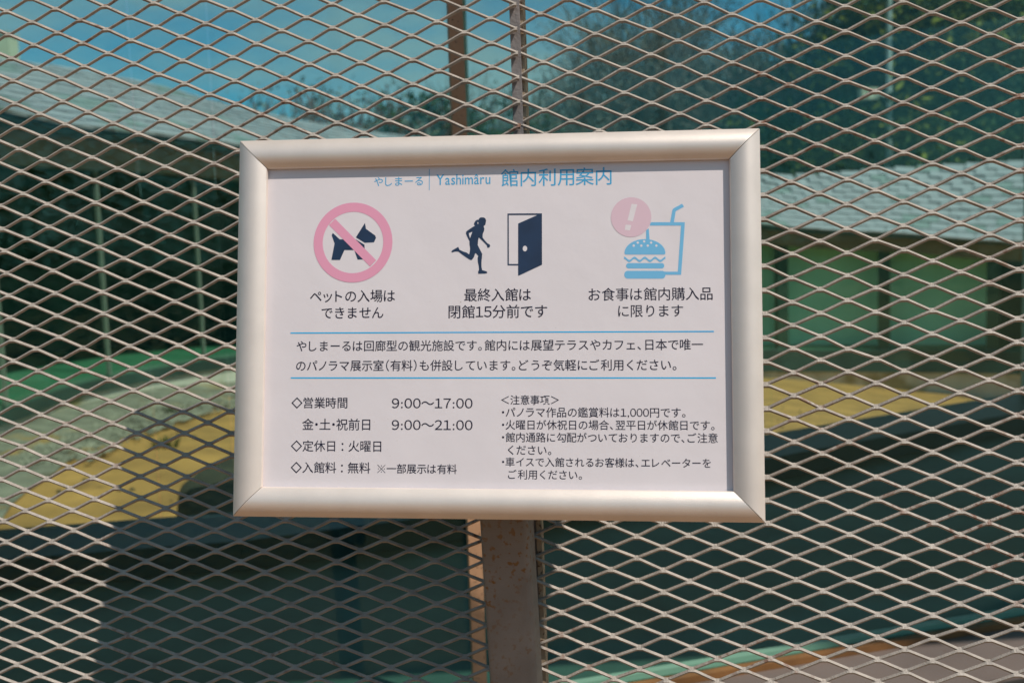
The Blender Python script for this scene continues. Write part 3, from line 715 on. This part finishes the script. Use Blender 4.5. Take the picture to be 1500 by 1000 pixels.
def layout(s, pitch):
    V = []; F = []; x = 0.0
    for ch in s:
        if ch in '（）': g_ch = ch
        vs, fs = glyph(ch)
        if len(vs):
            w_ = vs[:, 0].max()-vs[:, 0].min(); c_ = (vs[:, 0].max()+vs[:, 0].min())/2
        else: w_, c_ = 0, 0
        if ch in LAT and ch.isalpha(): adv = w_+0.095*EM; put = x+adv/2-c_
        elif ch.isdigit(): adv = 0.60*EM*(1.05 if pitch else 1); put = x+adv/2-c_
        elif ch in ':,': adv = 0.30*EM; put = x+adv/2-c_
        elif ch in '。、': adv = 0.56*EM; put = x+0.20*EM-c_
        elif ch == '・': adv = 0.42*EM; put = x+adv/2-c_
        elif ch in '（': adv = 0.5*EM; put = x+0.30*EM-c_
        elif ch in '）': adv = 0.5*EM; put = x+0.20*EM-c_
        elif ch == '：': adv = 0.95*EM; put = x+adv/2-c_
        elif ch == '～': adv = 0.95*EM; put = x+adv/2-c_
        elif ch in 'ットシノ' : adv = 0.86*EM; put = x+adv/2-c_
        else: adv = EM; put = x+adv/2-c_
        n0 = len(V)
        for q in vs: V.append((q[0]+put, q[1]))
        F += [tuple(k+n0 for k in p) for p in fs]
        x += adv
    return np.array(V), F
for (s, x0, x1, yc, hh, cl_) in LINES:
    latin = all(ch in LAT or ch in ':～' for ch in s)
    V, F = layout(s, latin)
    sx = (x1-x0)/(V[:, 0].max()-V[:, 0].min())
    if s[0] in 'Y' or latin:
        sy = hh/(V[:, 1].max()-V[:, 1].min()); yy = (V[:, 1]-(V[:, 1].max()+V[:, 1].min())/2)*sy + yc
    else:
        sy = sx; yy = (V[:, 1]-BASE)*sy + yc
        if s in ('やしまーる',): yy = (V[:, 1]-(V[:, 1].max()+V[:, 1].min())/2)*sy + yc
    xx = (V[:, 0]-V[:, 0].min())*sx + x0
    vv = [(a/1000, b/1000, INK) for a, b in zip(xx, yy)]
    obj('text_line', vv, F, 'title' if cl_ == 'T' else 'text', poster)
# the post: square tube with rounded corners, turned a little
pm = sign.matrix_world.inverted()
def rtube(w_, r_, n=5):
    P = []
    for (sx, sy, a0) in ((1, 1, 0), (-1, 1, 90), (-1, -1, 180), (1, -1, 270)):
        for i in range(n+1):
            a = R(a0+90*i/n); P.append((sx*(w_-r_)+r_*math.cos(a), sy*(w_-r_)+r_*math.sin(a)))
    return P
P2 = rtube(0.0228, 0.0065); vv = []; ff = []
top = Vector((-0.0168, 0.925, 1.56)); bot = Vector((0.0225, 0.925, 0.0))
rz = Matrix.Rotation(R(-9), 2)
for k, (c, z) in enumerate(((bot, 0), (top, 1))):
    for (x, y) in P2:
        q = rz @ Vector((x, y)); vv.append((c.x+q.x, c.y+q.y, c.z))
n = len(P2)
for i in range(n): ff.append((i, (i+1) % n, n+(i+1) % n, n+i))
vv += vv[:2*n]; ff.append(tuple(range(3*n-1, 2*n-1, -1))); ff.append(tuple(range(3*n, 4*n)))
o = obj('post', [tuple(pm @ Vector(q)) for q in vv], ff, 'post', sign)
for p in o.data.polygons: p.use_smooth = len(p.vertices) == 4
mbx = MB(); mbx.box(-0.05, 0.05, -0.04, 0.06, -0.060, -0.0081); mbx.build('bracket', 'dark', sign)

# ------------------------------------------------------------------ beyond the roofs: trees, hill, lamp
def gz(x, y): return ground_h(x, y)
def grow(mbx, p, d, ln, r, depth, rnd, ends, spread=0.55, lift=0.12, kids=(2, 4)):
    pts = [p]; rads = [r]; n = 4 if depth > 1 else 3
    for i in range(n):
        d = (d + Vector((rnd.gauss(0, .12), rnd.gauss(0, .12), rnd.gauss(0, .08)+lift*0.3))).normalized()
        p = p + d*ln/n; pts.append(p); rads.append(r*(1-0.45*(i+1)/n))
    mbx.tube(pts, [max(q, 0.011) for q in rads], 5 if depth > 2 else 3)
    if depth == 0: ends.append((p, d)); return
    for k in range(rnd.randint(*kids)):
        i = rnd.randint(2, n); a = rnd.uniform(0, 6.283); o = d.orthogonal().normalized(); o2 = d.cross(o)
        dd = (d*(1-spread*0.4) + (o*math.cos(a)+o2*math.sin(a))*spread*rnd.uniform(.7, 1.3)).normalized(); dd.z += lift; dd.normalize()
        grow(mbx, pts[i], dd, ln*rnd.uniform(.58, .80), rads[i]*0.62, depth-1, rnd, ends, spread, lift, kids)
    grow(mbx, p, d, ln*0.72, rads[-1]*0.95, depth-1, rnd, ends, spread, lift, kids)
def leaves(centres, n, spreadr, size, rnd, mname, name, parent, flat=0.7):
    N = len(centres)*n
    rng = np.random.default_rng(rnd.randint(0, 99999))
    c = np.repeat(np.array([tuple(q) for q in centres]), n, 0) + rng.normal(0, 1, (N, 3))*np.array([spreadr, spreadr, spreadr*flat])
    a = rng.normal(0, 1, (N, 3)); a /= np.linalg.norm(a, axis=1)[:, None]
    b = np.cross(a, rng.normal(0, 1, (N, 3))); b /= np.linalg.norm(b, axis=1)[:, None]
    s_ = size*rng.uniform(.6, 1.4, (N, 1))
    V = np.stack([c-a*s_, c+b*s_*0.45, c+a*s_, c-b*s_*0.45], 1).reshape(-1, 3)
    me = bpy.data.meshes.new(name); me.vertices.add(len(V)); me.vertices.foreach_set('co', V.astype(np.float32).ravel())
    F = np.arange(4*N, dtype=np.int32); me.loops.add(4*N); me.loops.foreach_set('vertex_index', F)
    me.polygons.add(N); me.polygons.foreach_set('loop_start', np.arange(N, dtype=np.int32)*4)
    me.materials.append(MAT[mname]); me.update(calc_edges=True)
    o = bpy.data.objects.new(name, me); C.objects.link(o); o.parent = parent; return o
def tree(label, x, y, h, seed, kind, group=None):
    rnd = random.Random(seed); z = gz(x, y)-0.1
    root = thing({'bare': 'bare_tree', 'ever': 'evergreen_tree', 'yel': 'yellow_leaved_tree', 'shrub': 'shrub', 'red': 'red_twig_shrub'}[kind], label, 'tree' if kind in ('bare', 'ever', 'yel') else 'shrub', (x, y, z), group)
    mbx = MB(); ends = []
    if kind == 'bare':
        grow(mbx, Vector((0, 0, 0)), Vector((rnd.gauss(0, .05), 0, 1)), h*0.30, h*0.017, 5, rnd, ends, 0.62, 0.14, (3, 4))
        mbx.build('trunk', 'bark_pale', root); leaves([e[0] for e in ends], 3, 0.30, 0.04, rnd, 'leaf_grey', 'crown', root)
    elif kind in ('ever', 'yel'):
        grow(mbx, Vector((0, 0, 0)), Vector((0, 0, 1)), h*0.28, h*0.022, 4, rnd, ends, 0.75, 0.12, (2, 4))
        mbx.build('trunk', 'bark', root); pts = [e[0] for e in ends]
        leaves(pts, max(20, 26000//len(pts)), h*0.045, 0.085, rnd, 'leaf', 'crown', root)
        if kind == 'yel': leaves([q for q in pts if rnd.random() < .6], 42, h*0.035, 0.125, rnd, 'leaf_yel', 'young_foliage', root)
    else:
        for k in range(7):
            grow(mbx, Vector((rnd.gauss(0, .3), rnd.gauss(0, .3), 0)), Vector((rnd.gauss(0, .35), rnd.gauss(0, .35), 1)), h*0.42, 0.03, 3, rnd, ends, 0.6, 0.16, (2, 4))
        mbx.build('stems', 'twig_red' if kind == 'red' else 'bark', root)
        leaves([e[0] for e in ends], 6 if kind == 'red' else 30, 0.16, 0.05 if kind == 'red' else 0.07, rnd, 'leaf_grey' if kind == 'red' else 'leaf', 'crown', root)
    return root
def at(px, Y): return ((px-750)/1458*Y, Y)
G = 'trees beyond the corridor roof'
for (lab, px, Y, h, sd, k) in (
    ('small bare tree just right of the vertical seam, sky left of it', 830, 27, 8.3, 3, 'bare'),
    ('smallest bare tree close beside the vertical seam', 785, 24, 5.8, 31, 'bare'),
    ('leaning bare tree low behind the smaller bare ones', 880, 25, 9.2, 32, 'bare'),
    ('bare tree standing farthest back between the small ones', 850, 33, 10.5, 33, 'bare'),
    ('spreading bare tree behind the grey tree over the sign', 965, 34, 12.0, 34, 'bare'),
    ('bare grey tree above the middle of the sign', 925, 29, 11.5, 4, 'bare'),
    ('tall bare grey tree above the right half of the sign', 1010, 27, 11.5, 5, 'bare'),
    ('tall bare tree above the right corner of the sign', 1110, 30, 12.5, 6, 'bare'),
    ('bare tree left of the pale lamp post', 1215, 26, 11.5, 8, 'bare'),
    ('tallest bare tree behind the pale lamp post', 1330, 31, 13.0, 9, 'bare'),
    ('yellow green leaved tree at the top right corner', 1435, 23.4, 12.0, 12, 'yel'),
    ('dark evergreen tree at the far right edge', 1540, 24, 12.0, 13, 'ever'),
    ('dark evergreen tree right of the lamp post behind the yellow leaves', 1350, 27, 10.5, 14, 'ever'),
    ('low evergreen tree above the right roof beside the sign', 1150, 25, 6.2, 15, 'ever'),
    ('low evergreen tree seen right of the seam above the sign', 960, 26, 6.0, 16, 'ever'),
    ('small evergreen tree left of the lamp post low over the roof', 1240, 24, 5.6, 17, 'ever')):
    tree(lab, *at(px, Y), h, sd, k, G)
for (lab, px, Y, h, sd, k) in (
    ('thin red twigged shrub over the left roof end', 455, 20, 4.4, 21, 'red'),
    ('red twigged shrub above the left part of the sign', 560, 21, 4.9, 22, 'red'),
    ('dark green shrub left of the brown mullion', 625, 23, 4.9, 23, 'shrub'),
    ('pale thin shrub nearest the left roof ridge', 405, 22, 4.8, 24, 'red'),
    ('dark green shrub between mullion and seam', 730, 24, 5.0, 25, 'shrub')):
    tree(lab, *at(px, Y), h, sd, k, 'shrubs beyond the corridor roof')
# wooded hill far behind
hv = []; hf = []; NX = 70; NY = 16
def hill_top(x):
    px = 750+x/62*1458
    return float(np.interp(px, [300, 600, 760, 900, 1050, 1250, 1500, 2000, 2600], [-4, -2, 1.0, 4.5, 9.0, 12.5, 18.0, 22.0, 20.0]))
for j in range(NY+1):
    for i in range(NX+1):
        x = -25+130*i/NX; y = 48+30*j/NY; t = math.sin(min(1, j/NY*1.25)*math.pi/2)
        hv.append((x, y, -1.5 + (hill_top(x*62/(y))+1.5)*t + 1.2*noise.noise(Vector((x*.35, y*.35, 0)))*t))
for j in range(NY):
    for i in range(NX): a = j*(NX+1)+i; hf.append((a, a+1, a+NX+2, a+NX+1))
tag(obj('hill', hv, hf, 'hill', smooth=True), kind='structure')
rng = np.random.default_rng(5); cs = []
for _ in range(2600):
    k = rng.integers(0, len(hv)); q = hv[k]
    if q[2] > -1: cs.append((q[0]+rng.normal(0, 1), q[1]+rng.normal(0, .8), q[2]+0.5))
wd = thing('hillside_woods', 'dense dark woods covering the hill behind the trees', 'woods', kind='stuff')
o = leaves(cs, 60, 0.75, 0.16, random.Random(1), 'leaf', 'foliage', wd)
o['kind'] = 'stuff'
# leaf mass added behind the viewer to darken the reflections in the glass
cs = [(rng.uniform(-26, 26), -13+rng.normal(0, .8), rng.uniform(0.2, 2.9)) for _ in range(900)]
hd = thing('reflection_darkener', 'long dark leaf mass added behind the viewer to darken the glass reflections', 'reflection_darkener', kind='stuff')
leaves(cs, 25, 0.45, 0.12, random.Random(2), 'leaf', 'foliage', hd)['kind'] = 'stuff'
# lamp post
lp = thing('lamp_post', 'slim pale lamp post standing beyond the right roof among the trees', 'lamp post', (8.28, 21.8, gz(8.3, 21.8)))
mbx = MB(); mbx.tube([(0, 0, 0), (0, 0, 8.2)], [0.075, 0.055], 10); mbx.build('pole', 'pale_metal', lp, True)
mbx = MB(); mbx.tube([(0, 0, 5.9), (-0.35, 0, 6.0)], [0.03, 0.03], 6); mbx.build('arm', 'pale_metal', lp)
mbx = MB(); mbx.box(-0.62, -0.28, -0.14, 0.14, 5.86, 6.10); mbx.build('lamp_head', 'cream', lp)
# cream block beyond the left roof
blk = thing('cream_building', 'cream flat topped building top rising behind the left roof end', 'building', (-8.0, 15, 0))
mbx = MB(); mbx.box(-1.2, 0.75, 0, 0.3, 0, 4.90); mbx.build('wall', 'cream', blk)
mbx = MB(); mbx.box(-1.22, 0.77, -0.02, 0.32, 4.902, 4.95); mbx.build('coping', 'pale_metal', blk)
